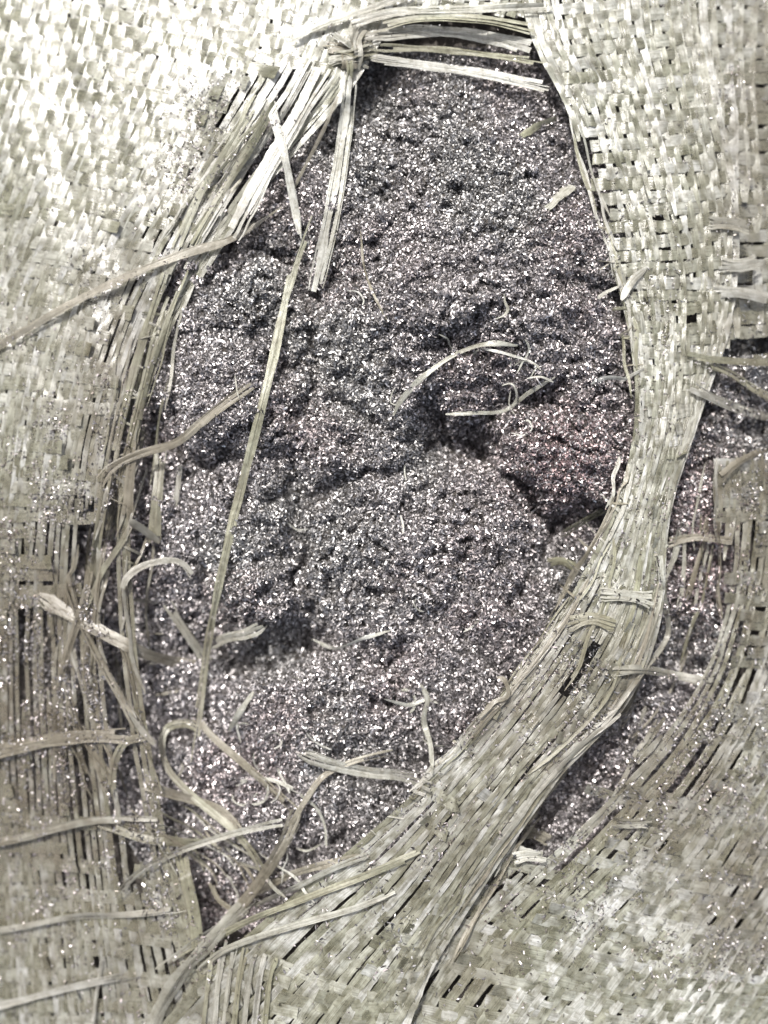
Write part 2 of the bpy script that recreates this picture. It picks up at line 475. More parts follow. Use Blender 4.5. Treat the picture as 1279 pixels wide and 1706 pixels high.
def weave(rows, nwarp, pitch, lift, seed, warp_gap=(), weft_gap=(), amp=0.00030, wfill=0.93, ffill=0.93,
          wmax=0.0042, wmin=0.0015, opening=0.34, fwid=None, edge=0.0, messy=0.4, mat=None, layer=0.0, wmat=None):
    """rows: weft lines of (px, py, lift mm) control points; interlaced warp and weft tapes through them"""
    r = np.random.default_rng(seed)
    G = np.array([[(*p, 0) if len(p) == 2 else p for p in row] for row in rows], float)   # rows x cols x 3
    nr, nc, _ = G.shape
    def ev(u, v):       # arrays of same length -> px,py,lift
        cols = crom(np.swapaxes(G, 0, 1), u)      # n x rows x 3
        n = len(u)
        v = np.clip(v, 0, nr - 1 - 1e-9); i = np.floor(v).astype(int); f = (v - i)[:, None]
        Q = np.concatenate([2 * cols[:, :1] - cols[:, 1:2], cols, 2 * cols[:, -1:] - cols[:, -2:-1]], 1)
        k = np.arange(n); a, b, c, d = Q[k, i], Q[k, i + 1], Q[k, i + 2], Q[k, i + 3]
        return 0.5 * (2 * b + (c - a) * f + (2 * a - 5 * b + 4 * c - d) * f ** 2 + (3 * b - a - 3 * c + d) * f ** 3)
    def to3(q, zoff):
        px, py = q[:, 0], q[:, 1]
        z = macro(px, py) + (lift + q[:, 2]) * 0.001 + zoff
        z = z + 0.0028 * fbm(px / 85, py / 190, seed, 3) + layer
        X, Y = XY(px, py, z)
        return np.stack([X, Y, z], 1)
    vv = np.linspace(0, nr - 1, 900)
    mid = ev(np.full(900, (nc - 1) / 2), vv)[:, :2]
    arc = np.concatenate([[0], np.cumsum(np.hypot(*np.diff(mid, axis=0).T))])
    nweft = int(arc[-1] / pitch)
    gap = np.hypot(*(np.diff(G[:, :, :2], axis=1).mean(0)).T)
    cum = np.concatenate([[0], np.cumsum(gap)]) / gap.sum()
    even = lambda n: np.interp(np.linspace(0, 1, n), cum, np.arange(nc))
    us = even(nwarp); dus = np.gradient(us)
    us = us + r.normal(0, 0.10, nwarp) * dus
    flat = lambda x: np.tanh(2.2 * x) / np.tanh(2.2)
    # warp tapes
    s = np.arange(0, nweft * 3 + 1) / 3.0
    v_s = np.interp(s * pitch, arc, vv)
    for i in range(nwarp):
        du = dus[i]
        wob = messy * du * (0.35 * vnoise(s / 9, np.full(len(s), i * 3.7), seed) + 0.2 * vnoise(s / 3, np.full(len(s), i * 5.1), seed + 2))
        u = np.clip(us[i] + wob, 0, nc - 1)
        q = ev(u, v_s)
        e = 0.02
        dq = (ev(np.clip(u + e, 0, nc - 1), v_s) - ev(np.clip(u - e, 0, nc - 1), v_s))[:, :2]
        span = np.clip(u + e, 0, nc - 1) - np.clip(u - e, 0, nc - 1)
        loc = np.hypot(dq[:, 0], dq[:, 1]) / np.maximum(span, 1e-4) * du * S
        bunch = np.clip(1 - loc / 0.0022, 0, 1)
        opn = 1 - opening * np.clip(blob(q[:, 0], q[:, 1], weft_gap), 0, 1)
        w = np.clip(loc * wfill * opn, wmin, wmax) * (1 + 0.12 * vnoise(s / 5, np.full(len(s), i * 2.3), seed + 4))
        z = amp * flat(np.cos(np.pi * (s + i))) * (1 - 0.6 * bunch) + bunch * 0.0016 * vnoise(s / 14, np.full(len(s), i * 1.9), seed + 6)
        z = z + messy * 0.0005 * vnoise(s / 4, np.full(len(s), i * 4.3), seed + 8)
        bl = blob(q[:, 0], q[:, 1], warp_gap); bl = bl + (bl > 0.01) * r.uniform(-0.3, 0.3)
        ok = bl < r.random() * 0.98 + 0.01
        for a, b in runs(ok, 9):
            zz = z[a:b].copy(); ww = w[a:b].copy(); m = b - a
            k = np.arange(m)
            if a > 0: zz += r.uniform(0, 0.0025) * np.clip(1 - k / 10, 0, 1) ** 2; ww *= np.clip(0.55 + k / 8, 0, 1)
            if b < len(s): zz += r.uniform(0, 0.0025) * np.clip(1 - (m - 1 - k) / 10, 0, 1) ** 2; ww *= np.clip(0.55 + (m - 1 - k) / 8, 0, 1)
            tape('warp_tape', to3(q[a:b], zz), ww, mat or MAT_TAPE)
    # weft tapes
    per = 3
    uu = even((nwarp - 1) * per + 1); iu = np.linspace(0, nwarp - 1, len(uu))
    for j in range(1, nweft):
        wob = messy * 0.22 * vnoise(iu / 6, np.full(len(uu), j * 2.9), seed + 11)
        v = np.interp((j + wob + r.normal(0, 0.06)) * pitch, arc, vv)
        q = ev(uu, v)
        e = 0.02
        w0 = (fwid or pitch * S * ffill) * r.uniform(0.85, 1.06)
        dv = pitch / np.interp(v, vv[:-1], np.diff(arc) / np.diff(vv)); 
        qq = ev(uu, np.clip(v + 0.03, 0, nr - 1)) - ev(uu, np.clip(v - 0.03, 0, nr - 1))
        loc = np.hypot(qq[:, 0], qq[:, 1]) / 0.06 * dv * S
        w = np.clip(np.minimum(w0, loc * 1.05), 0.0012, 0.0052)
        z = -amp * flat(np.cos(np.pi * (iu + j)))
        z = z + messy * 0.0004 * vnoise(iu / 4, np.full(len(uu), j * 4.7), seed + 13)
        bl = blob(q[:, 0] + r.uniform(-45, 45), q[:, 1] + r.uniform(-40, 40), weft_gap)
        ok = bl + 0.35 * (bl > 0.01) * vnoise(iu / 3, np.full(len(uu), j * 7.1), seed + 17) < r.random() * 0.98 + 0.01
        lo = 0; hi = len(uu)
        if edge: lo = int(r.random() * edge * per); hi -= int(r.random() * edge * per)
        ok[:lo] = False; ok[hi:] = False
        for a, b in runs(ok, 5):
            zz = z[a:b].copy(); ww = w[a:b].copy(); m = b - a; k = np.arange(m)
            if a > lo: zz += r.uniform(0, 0.003) * np.clip(1 - k / 6, 0, 1) ** 2
            if b < hi: zz += r.uniform(0, 0.003) * np.clip(1 - (m - 1 - k) / 6, 0, 1) ** 2
            tape('weft_tape', to3(q[a:b], zz), ww, wmat or MAT_TAPE)

# left side of the sack: weft lines from its far edge to the lip of the hole
LEFT = [[(-190, -330), (160, -290), (420, -250), (580, -210), (720, -170)],
        [(-200, -40), (110, 0), (345, 40), (500, 70), (610, 100, 1)],
        [(-240, 215), (35, 250), (235, 285), (350, 310), (425, 330, 0)],
        [(-280, 470), (-45, 495), (130, 520), (235, 535), (290, 545, -1)],
        [(-305, 750), (-85, 760), (70, 770), (165, 775), (225, 780, -1.5)],
        [(-320, 1050), (-95, 1050), (50, 1050), (150, 1050), (230, 1050, -1.5)],
        [(-320, 1380), (-95, 1370), (60, 1370), (180, 1380), (285, 1390, -1)],
        [(-320, 1740), (-85, 1740), (90, 1740), (230, 1740), (390, 1760, 0)],
        [(-320, 2050), (-80, 2050), (100, 2050), (260, 2050), (440, 2070, 0)]]
weave(LEFT, 54, 24, 3.0, 101, wmat=MAT_WEFT, amp=0.00016, wfill=1.06, ffill=1.0, messy=0.65,
      warp_gap=[(430, 240, 120, 40, -58, 0.85), (245, 620, 45, 190, 18, 0.75), (240, 1210, 110, 230, 0, 0.9), (190, 930, 110, 170, 0, 0.8), (110, 1050, 90, 170, 0, 0.45)],
      weft_gap=[(440, 240, 190, 80, -60, 1.4), (235, 640, 330, 80, -75, 1.2), (200, 950, 130, 240, 0, 1.35), (200, 1300, 150, 260, 0, 1.1),
                (50, 1150, 130, 240, 0, 0.9), (240, 1640, 120, 100, 0, 0.6)], edge=5)

# band of fabric along the right lip of the hole, bunching as it sweeps down and left
BAND = [[(850, -330), (950, -330), (1050, -330), (1180, -330)],
        [(878, 15, 0), (965, 5, 1), (1060, -5, 1), (1170, -15, 0)],
        [(942, 170, 0), (1020, 165, 1), (1095, 160, 1), (1190, 150, 0)],
        [(1002, 370, 0), (1075, 365, 1.5), (1140, 360, 1.5), (1225, 350, 0)],
        [(1046, 540, 0), (1105, 540, 2), (1155, 540, 1.5), (1215, 535, 0)],
        [(1060, 690, 1), (1100, 690, 3), (1137, 690, 2.5), (1165, 690, 1)],
        [(1032, 830, 2), (1065, 838, 4), (1092, 846, 4), (1115, 855, 2)],
        [(962, 975, 2), (1010, 1000, 4), (1055, 1025, 4.5), (1095, 1045, 2)],
        [(878, 1105, 2), (925, 1138, 4), (980, 1168, 5), (1035, 1180, 2)],
        [(782, 1222, 2), (835, 1255, 4), (885, 1283, 5), (935, 1290, 3)],
        [(690, 1325, 2), (745, 1360, 4), (800, 1392, 5), (850, 1405, 3)],
        [(560, 1440, 2), (640, 1485, 4), (710, 1522, 5), (768, 1530, 3)],
        [(410, 1565, 2), (520, 1610, 6), (615, 1645, 8), (700, 1650, 6)],
        [(250, 1740, 3), (395, 1765, 9), (530, 1780, 13), (655, 1780, 11)],
        [(60, 1980, 5), (250, 2010, 14), (440, 2030, 20), (620, 2030, 18)]]
weave(BAND, 22, 24, 5.0, 202, opening=0.08, amp=0.00022, wfill=1.04, wmin=0.0014, wmax=0.0044, ffill=0.86,
      weft_gap=[(1000, 1030, 190, 90, -58, 0.95), (860, 1230, 200, 110, -50, 1.05), (700, 1430, 220, 120, -45, 0.93), (480, 1640, 260, 130, -45, 0.85),
                (1085, 760, 70, 110, 0, 0.5)],
      warp_gap=[(960, 1110, 60, 30, -55, 0.3), (1015, 340, 26, 190, -17, 0.95), (1120, 420, 22, 150, -12, 0.55)], edge=2, messy=0.8)

# right hand edge of the sack, upper part, rolling away
RIGHT = [[(1160, -330), (1290, -330), (1430, -330), (1620, -330)],
         [(1165, 0), (1285, 0), (1420, 0), (1620, 0)],
         [(1180, 220), (1290, 220), (1420, 220), (1620, 220)],
         [(1190, 440), (1290, 440), (1420, 440), (1620, 440)],
         [(1200, 600), (1290, 590), (1420, 590), (1620, 590)],
         [(1200, 680), (1290, 680), (1420, 680), (1620, 680)]]
weave(RIGHT, 24, 22, 1.5, 303, warp_gap=[(1240, 640, 90, 90, 0, 1.3), (1220, 420, 50, 110, 0, 0.7)], weft_gap=[(1240, 650, 100, 60, 0, 0.85)], messy=0.7, amp=0.00014, wfill=1.0, ffill=1.0)

# lower right part of the sack
LOWER = [[(1185, 690), (1300, 690), (1440, 690), (1620, 690)],
         [(1190, 900), (1300, 900), (1440, 900), (1620, 900)],
         [(1150, 1080), (1270, 1090), (1420, 1095), (1620, 1095)],
         [(1050, 1230), (1195, 1255), (1350, 1270), (1560, 1275)],
         [(905, 1365), (1070, 1415), (1250, 1445), (1470, 1455)],
         [(720, 1530, 0), (920, 1580, 3), (1120, 1625, 3), (1360, 1645, 1)],
         [(590, 1710, 3), (790, 1760, 10), (1000, 1805, 10), (1250, 1835, 5)],
         [(460, 1960, 6), (660, 2000, 18), (880, 2040, 18), (1140, 2080, 12)]]
weave(LOWER, 38, 21, 2.0, 404,
      warp_gap=[(1120, 1050, 120, 190, 20, 0.92), (960, 1330, 170, 70, -52, 0.75), (1230, 720, 120, 50, 0, 1.2)],
      weft_gap=[(1130, 1080, 140, 230, 20, 1.2), (1225, 715, 120, 70, 0, 1.3), (960, 1350, 240, 95, -52, 1.15), (1080, 1330, 170, 110, -40, 0.8), (1240, 1500, 110, 90, 0, 0.6), (740, 1600, 160, 70, -60, 0.6)],
      messy=0.9, amp=0.00018, wfill=0.98, ffill=0.98)

# strip across the top, pulled tight between the two sides
TOP = [[(540, -330), (660, -330), (780, -330), (930, -330)],
       [(545, -100), (660, -100), (780, -100), (930, -100)],
       [(560, -10), (660, -15), (780, -20), (920, -25)],
       [(575, 70, -1), (660, 45, -1), (770, 40, -1), (900, 40, -1)]]
weave(TOP, 20, 15, 3.0, 505, weft_gap=[(720, 50, 150, 30, 0, 0.6)], warp_gap=[(740, 45, 140, 25, 0, 1.0)], messy=0.7)

# ------------------------------------------------------------------ loose strands
def make_bvh():
    V = np.concatenate(ALLV); F = np.concatenate(ALLF)
    return BVHTree.FromPolygons(V.tolist(), F.tolist())
bvh = make_bvh()
DOWN = Vector((0, 0, -1))
def drop(x, y):
    h = bvh.ray_cast(Vector((x, y, 0.1)), DOWN)
    return h[0].z if h[0] is not None else -0.05

def strand_path(path, n, dz, smooth):
    t = np.linspace(0, len(path) - 1, n)
    q = crom(np.array([p[:2] for p in path], float), t)
    lift = crom(np.array([[p[2] if len(p) > 2 else 0.0] for p in path], float), t)[:, 0]
    z0 = macro(q[:, 0], q[:, 1])
    X, Y = XY(q[:, 0], q[:, 1], z0)
    z = np.array([max(drop(x, y), drop(x + 0.0009, y), drop(x - 0.0009, y), drop(x, y + 0.0009), drop(x, y - 0.0009)) for x, y in zip(X, Y)])
    if smooth:
        k = smooth
        pad = np.concatenate([np.full(k, z[0]), z, np.full(k, z[-1])])
        mx = np.array([np.percentile(pad[i:i + 2 * k + 1], 85) for i in range(n)])
        pad = np.concatenate([np.full(k, mx[0]), mx, np.full(k, mx[-1])])
        z = np.array([pad[i:i + 2 * k + 1].mean() for i in range(n)])
    z = z + dz * 0.001 + lift * 0.001
    X, Y = XY(q[:, 0], q[:, 1], z)
    return np.stack([X, Y, z], 1), t

_si = 0
def loose(path, wpx, mat, label=None, dz=0.5, smooth=6, taper=(0.8, 0.75), tw=0.35, name='loose_strand', split=0.0):
    global _si
    _si += 1
    L = sum(math.dist(a[:2], b[:2]) for a, b in zip(path[:-1], path[1:]))
    n = max(10, int(L / 6))
    pts, t = strand_path(path, n, dz, smooth)
    f = np.linspace(0, 1, n)
    w = wpx * 0.76 * S * (1 + 0.18 * vnoise(f * L / 45, np.full(n, _si * 3.1), 60))
    w = w * np.clip(taper[0] + f * 6, 0, 1) * np.clip(taper[1] + (1 - f) * 6, 0, 1)
    tws = tw * vnoise(f * L / 130, np.full(n, _si * 7.7), 61) * 2
    nf = 1 if wpx < 8 else 2 if wpx < 14 else 3 if wpx < 22 else 4
    v, q, uv = split_ribbon(name, pts, w, None, mat, tws, label, 1000 + _si, nf, 0.7)
    o = tape_object(name, v, q, uv, mat, True, None, label)
    o.parent = sack; o.matrix_parent_inverse = INV
    return o

P_, B_, O_ = MAT_PALE, MAT_BROWN, MAT_OLIVE
# strands hanging from the knot at the top
loose([(582, 120), (570, 220), (548, 350), (520, 485)], 20, P_, 'white strand hanging from the knot down over the shavings', dz=1.2)
loose([(590, 140), (580, 240), (562, 360), (534, 480)], 11, P_, 'thin white strand beside the wider hanging one', dz=1.0)
loose([(545, 105), (490, 205), (440, 290), (385, 395)], 34, P_, 'broad pale ribbon running down from the knot to the left lip', dz=1.5, tw=0.15)
loose([(520, 100), (470, 190), (415, 270), (330, 410)], 15, P_, dz=1.0)
loose([(470, 150), (420, 240), (370, 320), (315, 420)], 17, O_, dz=0.8)
loose([(430, 160), (385, 240), (330, 330), (290, 420)], 16, O_, dz=0.8)
loose([(448, 170), (468, 235), (484, 310), (502, 405)], 17, P_, 'pale pointed strand crossing the broad ribbon', dz=3.0, taper=(1, 0.1))
loose([(563, 160), (535, 225), (490, 312)], 7, B_, dz=1.5)
loose([(300, 460), (262, 560), (230, 680), (200, 800), (180, 900)], 18, O_, dz=0.6)
loose([(275, 455), (240, 560), (205, 690), (178, 820)], 16, O_, dz=0.6)
loose([(315, 440), (280, 530), (245, 640), (222, 760)], 10, O_, dz=0.6)
# long strands
loose([(-60, 600), (20, 562), (120, 505), (240, 448), (330, 415), (385, 398), (470, 345)], 17, B_, 'long yellowish strand stretched from the left fabric to the hole', dz=2.0, tw=0.2, taper=(1, 0.2))
loose([(532, 330), (505, 400), (480, 480), (460, 575), (438, 670), (410, 780), (385, 880), (362, 985), (345, 1080), (332, 1180), (318, 1270)], 17, O_, 'long straight strand running down across the left of the shavings', dz=1.4, smooth=10, tw=0.2)
loose([(160, 812), (185, 780), (230, 757), (292, 738), (330, 708), (375, 672), (432, 632)], 16, B_, 'kinked brownish strand crossing the left clump of shavings', dz=1.4)
loose([(268, 750), (262, 830), (256, 905)], 24, O_, dz=0.8, taper=(0.8, 0.8))
loose([(222, 735), (216, 800), (212, 865)], 19, B_, dz=0.8)
loose([(300, 775), (296, 810), (290, 845)], 12, P_, dz=0.8)
loose([(180, 780), (165, 880), (150, 990), (140, 1100)], 18, O_, dz=0.6)
loose([(160, 900), (140, 1000), (100, 1140), (95, 1300)], 17, B_, dz=0.6)
loose([(203, 985), (212, 962), (240, 942), (280, 933), (305, 940), (322, 962)], 13, P_, 'curled pale strand arching beside the left lip', dz=3.5, smooth=10)
loose([(278, 1005), (300, 1040), (325, 1075), (345, 1105)], 19, P_, dz=1.6)
loose([(348, 1075), (380, 1062), (410, 1056), (445, 1040)], 22, P_, 'short pointed scrap of tape over a dark hollow', dz=2.0, taper=(1, 0.05))
loose([(60, 990), (100, 1014), (160, 1048), (240, 1088), (300, 1105), (345, 1112)], 27, B_, 'broad grimy tape slanting across the left fabric', dz=0.9, taper=(0.3, 0.4))
loose([(105, 930), (118, 990), (140, 1050), (185, 1135), (232, 1215)], 17, B_, dz=1.8)
loose([(-60, 1262), (30, 1245), (90, 1232), (170, 1226), (245, 1228)], 30, B_, 'broad dull tape lying flat across the lower left fabric', dz=1.2, taper=(1, 0.6))
loose([(215, 1185), (235, 1215), (258, 1240)], 12, P_, dz=2.0)
loose([(245, 1225), (205, 1240), (188, 1280), (185, 1330)], 17, O_, dz=1.4)
loose([(345, 1222), (312, 1206), (280, 1212), (269, 1240), (282, 1285), (330, 1335), (385, 1380), (420, 1420), (438, 1455)], 15, O_, 'looped olive strand curling at the lower left of the hole', dz=2.0, smooth=8)
loose([(325, 1190), (352, 1225), (400, 1268), (450, 1312), (498, 1356)], 15, B_, 'straight dull strand slanting down over the lowest shavings', dz=2.4, smooth=10)
loose([(240, 1308), (285, 1322), (330, 1335), (370, 1352), (400, 1385)], 22, B_, dz=1.2)
loose([(-60, 1412), (40, 1395), (100, 1378), (165, 1366), (262, 1368)], 18, P_, dz=1.4)
loose([(165, 1368), (230, 1392), (290, 1402), (340, 1410)], 22, O_, dz=1.0)
loose([(185, 1500), (230, 1455), (290, 1422), (370, 1394), (440, 1376), (470, 1370)], 13, P_, 'whitish strand with a blunt bright tip over dark shavings', dz=2.4, taper=(0.3, 0.9), smooth=10)
loose([(655, 1252), (590, 1268), (540, 1292), (512, 1328), (490, 1365), (470, 1400)], 14, B_, 'bent strand hooking down between the lowest shavings', dz=2.4, smooth=8)
loose([(495, 1350), (475, 1400), (445, 1450), (405, 1505), (380, 1530)], 24, B_, 'thick brown strand at the bottom tip of the hole', dz=2.6, smooth=8)
loose([(490, 1252), (545, 1272), (610, 1286), (665, 1292), (718, 1305)], 24, P_, 'wide pinkish white tape poking out from under the right band', dz=1.6, taper=(0.2, 1), smooth=8)
loose([(392, 1306), (420, 1298), (455, 1300), (505, 1322)], 8, P_, dz=1.6)
loose([(500, 1325), (525, 1345), (540, 1375), (543, 1410)], 7, P_, dz=1.6)
loose([(300, 1420), (312, 1470), (325, 1530), (330, 1600)], 24, O_, dz=1.4)
loose([(350, 1470), (365, 1500), (395, 1520)], 12, B_, dz=1.6)
loose([(425, 1490), (385, 1530), (340, 1580), (300, 1625), (262, 1690), (240, 1760)], 30, P_, 'thick olive strand trailing to the bottom of the sack', dz=2.6, smooth=10, tw=0.25)
loose([(-60, 1560), (40, 1543), (130, 1526), (210, 1524), (310, 1512)], 13, P_, dz=1.4)
loose([(-60, 1690), (40, 1665), (120, 1645), (230, 1622)], 15, P_, dz=1.4)
loose([(640, 1415), (560, 1445), (490, 1480), (420, 1512), (340, 1560), (255, 1622)], 13, P_, dz=2.2)
loose([(600, 1430), (500, 1452), (420, 1492), (370, 1530)], 18, B_, dz=1.8)
loose([(700, 1420), (600, 1462), (500, 1500), (400, 1540), (300, 1600)], 15, O_, dz=1.4)
loose([(690, 1470), (600, 1510), (480, 1545), (380, 1580), (330, 1620)], 14, P_, dz=1.4)
loose([(170, 1600), (160, 1660), (148, 1760)], 9, P_, dz=1.2)
for k in range(7):
    x = 330 + k * 17
    loose([(x + 28, 1560 + 6 * k), (x + 16, 1640), (x, 1790)], 10 + 3 * (k % 2), P_ if k % 3 else O_, dz=0.9)
# right band and beyond
loose([(1100, 920), (1104, 990), (1112, 1058), (1068, 1122), (1010, 1200), (960, 1250), (925, 1285)], 11, P_, 'kinked loose tape along the outer edge of the right band', dz=2.2, smooth=8)
loose([(1030, 1185), (965, 1240), (900, 1310), (845, 1385), (780, 1470)], 17, P_, 'bright folded tape edging the right band', dz=1.8)
loose([(1165, 600), (1215, 622), (1260, 650), (1330, 690)], 18, O_, dz=2.0)
loose([(1150, 645), (1200, 668), (1260, 690), (1330, 705)], 19, P_, dz=2.0)
loose([(1140, 590), (1200, 600), (1290, 605), (1340, 600)], 14, O_, dz=2.0)
loose([(1020, 1118), (1070, 1115), (1120, 1124), (1185, 1138)], 20, P_, dz=1.4)
loose([(1110, 905), (1160, 895), (1220, 902)], 17, B_, dz=1.4)
loose([(1195, 800), (1230, 770), (1290, 740)], 15, B_, dz=1.6)
loose([(1010, 848), (975, 868), (935, 893)], 15, O_, dz=1.6, taper=(0.9, 0.3))
loose([(912, 938), (935, 935), (962, 948)], 20, O_, dz=1.4)
loose([(1000, 990), (1050, 993), (1090, 1000)], 24, P_, dz=1.0)
loose([(945, 1040), (985, 1030), (1025, 1042)], 26, O_, dz=1.0)
loose([(1020, 1370), (1050, 1372), (1085, 1368)], 22, P_, dz=1.6)
loose([(870, 1385), (895, 1390), (915, 1400)], 25, B_, dz=1.2)
loose([(855, 1430), (880, 1425), (910, 1428)], 24, P_, dz=1.2)
for k, (x0, y0, x1, y1) in enumerate([(1180, 371, 1248, 380), (1196, 440, 1268, 434), (1188, 486, 1290, 500)]):
    loose([(x0, y0), ((x0 + x1) / 2, y0 + 2), (x1, y1)], 27, P_, dz=0.9, taper=(0.9, 0.8), tw=0.1)
# ribbons across the top of the hole
loose([(600, 95), (700, 108), (800, 122), (915, 146)], 22, P_, 'pale ribbon stretched across the top of the hole', dz=2.0, smooth=14, tw=0.15, taper=(0.4, 1))
loose([(605, 80), (720, 82), (820, 92), (905, 104)], 15, O_, dz=2.0, smooth=14, taper=(0.4, 1))
loose([(605, 62), (720, 52), (820, 64), (900, 84)], 30, P_, 'broad greenish white ribbon near the top edge', dz=2.5, smooth=14, tw=0.12, taper=(0.3, 1))
loose([(600, 50), (700, 30), (800, 32), (890, 48)], 20, O_, dz=2.5, smooth=14, taper=(0.4, 1))
loose([(560, 45), (660, 20), (780, 15), (920, 8)], 20, P_, dz=2.5, smooth=14)
loose([(470, 70), (540, 40), (640, 6), (700, -20)], 15, P_, dz=2.5, smooth=14)
# knot where the torn tapes gather
for k in range(16):
    a = random.choice([0.1, 0.35, 1.7, 1.9, 2.3, 2.7, 3.3, 4.6]) + random.uniform(-0.3, 0.3)
    l = random.uniform(35, 75)
    cx, cy = 592 + random.uniform(-16, 16), 88 + random.uniform(-22, 16)
    ca, sa = math.cos(a), math.sin(a)
    loose([(cx - ca * l * 0.5, cy - sa * l * 0.5, random.uniform(-1, 1)), (cx - ca * l * 0.15 + random.uniform(-9, 9), cy - sa * l * 0.15, random.uniform(0, 3)),
           (cx + ca * l * 0.2 + random.uniform(-9, 9), cy + sa * l * 0.2, random.uniform(0, 3)), (cx + ca * l * 0.6, cy + sa * l * 0.6, -0.5)],
          random.uniform(12, 30), random.choice([O_, P_, B_, MAT_TAPE]), dz=1.0, name='knot_tape', tw=0.7)
# frayed stubs along the lips of the hole
for (x0, y0, x1, y1, dx, dy, cnt) in [(1000, 380, 1060, 640, -1, 0.2, 9), (1050, 800, 880, 1110, -0.8, -0.4, 9), (870, 1120, 620, 1400, -0.7, -0.5, 10),
                                      (260, 500, 200, 800, 1, 0.2, 9), (200, 830, 280, 1180, 1, 0.2, 8)]:
    for k in range(cnt):
        f = (k + random.random()) / cnt
        x = x0 + (x1 - x0) * f; y = y0 + (y1 - y0) * f
        l = random.uniform(8, 34); j = random.choice([-1, 1]) * random.uniform(0.4, 1.6)
        loose([(x - dx * 18, y - dy * 18), (x + dx * l * 0.4, y + dy * l * 0.4 + j * 8), (x + dx * l, y + dy * l + j * l * 0.6)],
              random.uniform(2, 9), random.choice([P_, O_, B_]), dz=0.4, smooth=3, taper=(1, 0.1), tw=0.8, name='frayed_end')

def threads(path, cnt, spread, wlo, whi, seg, mats, dz=0.6):
    Pn = np.array(path, float)
    for k in range(cnt):
        f0 = random.uniform(0, 1 - seg * 0.5); f1 = min(1.0, f0 + random.uniform(0.4, 1.2) * seg)
        o0 = random.gauss(0, spread); o1 = o0 + random.gauss(0, spread * 0.5)
        q = crom(Pn, np.linspace(f0, f1, 5) * (len(Pn) - 1))
        pp = [(x + o0 + (o1 - o0) * i / 4 + random.gauss(0, 2.5), y + random.gauss(0, 3)) for i, (x, y) in enumerate(q)]
        loose(pp, random.uniform(wlo, whi), random.choice(mats), dz=dz, smooth=5, taper=(0.4, 0.3), tw=0.6, name='frayed_thread')
threads([(330, 380), (270, 500), (232, 640), (205, 780), (180, 900)], 15, 20, 2, 8, 0.5, [O_, O_, B_, P_])
threads([(190, 820), (160, 950), (150, 1080), (180, 1200), (230, 1330)], 30, 48, 3, 13, 0.4, [O_, B_, P_])
threads([(470, 140), (420, 220), (360, 310), (310, 400)], 14, 22, 3, 12, 0.6, [O_, P_, P_])
threads([(945, 170), (1005, 370), (1048, 540), (1062, 690)], 12, 7, 3, 8, 0.35, [O_, P_])
threads([(1060, 700), (1030, 840), (960, 980), (878, 1108), (780, 1225), (690, 1325)], 26, 9, 3, 10, 0.3, [O_, B_, P_])
threads([(1110, 860), (1090, 1050), (1040, 1180), (930, 1290), (850, 1405), (768, 1530), (700, 1650)], 22, 12, 3, 10, 0.3, [O_, B_, P_], 1.0)
threads([(250, 1330), (330, 1390), (400, 1450), (440, 1500)], 16, 50, 2, 8, 0.6, [O_, B_, P_], 1.4)
threads([(1160, 760), (1140, 900), (1110, 1040), (1060, 1180), (960, 1330)], 22, 45, 4, 14, 0.35, [O_, B_, P_], 0.6)

# ------------------------------------------------------------------ shavings: hundreds of thousands of small bent chips
def tint_at(px, py, n, r):
    g = r.beta(1.5, 2.4, n) * 0.58 + 0.07
    col = np.stack([g * 1.0, g * 0.94, g * 0.95], 1)
    red = np.clip(fbm(px / 130, py / 130, 71, 3) * 2.2 + 0.1, 0, 1)
    red = np.maximum(red * 0.35, np.exp(-(((px - 945) / 120) ** 2 + ((py - 760) / 110) ** 2)))
    red = np.maximum(red, 0.8 * np.exp(-(((px - 1180) / 90) ** 2 + ((py - 900) / 200) ** 2)))
    red = (red * (r.random(n) < 0.62))[:, None]
    col = col * (1 - red * np.array([0.18, 0.36, 0.36]))
    grn = np.clip(fbm(px / 170, py / 170, 81, 2) * 2.0, 0, 1)[:, None] * 0.3
    col = col * (1 - grn * np.array([0.16, 0.02, 0.08]))
    brt = r.random(n) < 0.08
    col[brt] = np.clip(col[brt] * 1.6 + 0.15, 0, 0.9)
    ro = r.uniform(0.30, 0.62, n)
    return np.concatenate([col, ro[:, None]], 1)

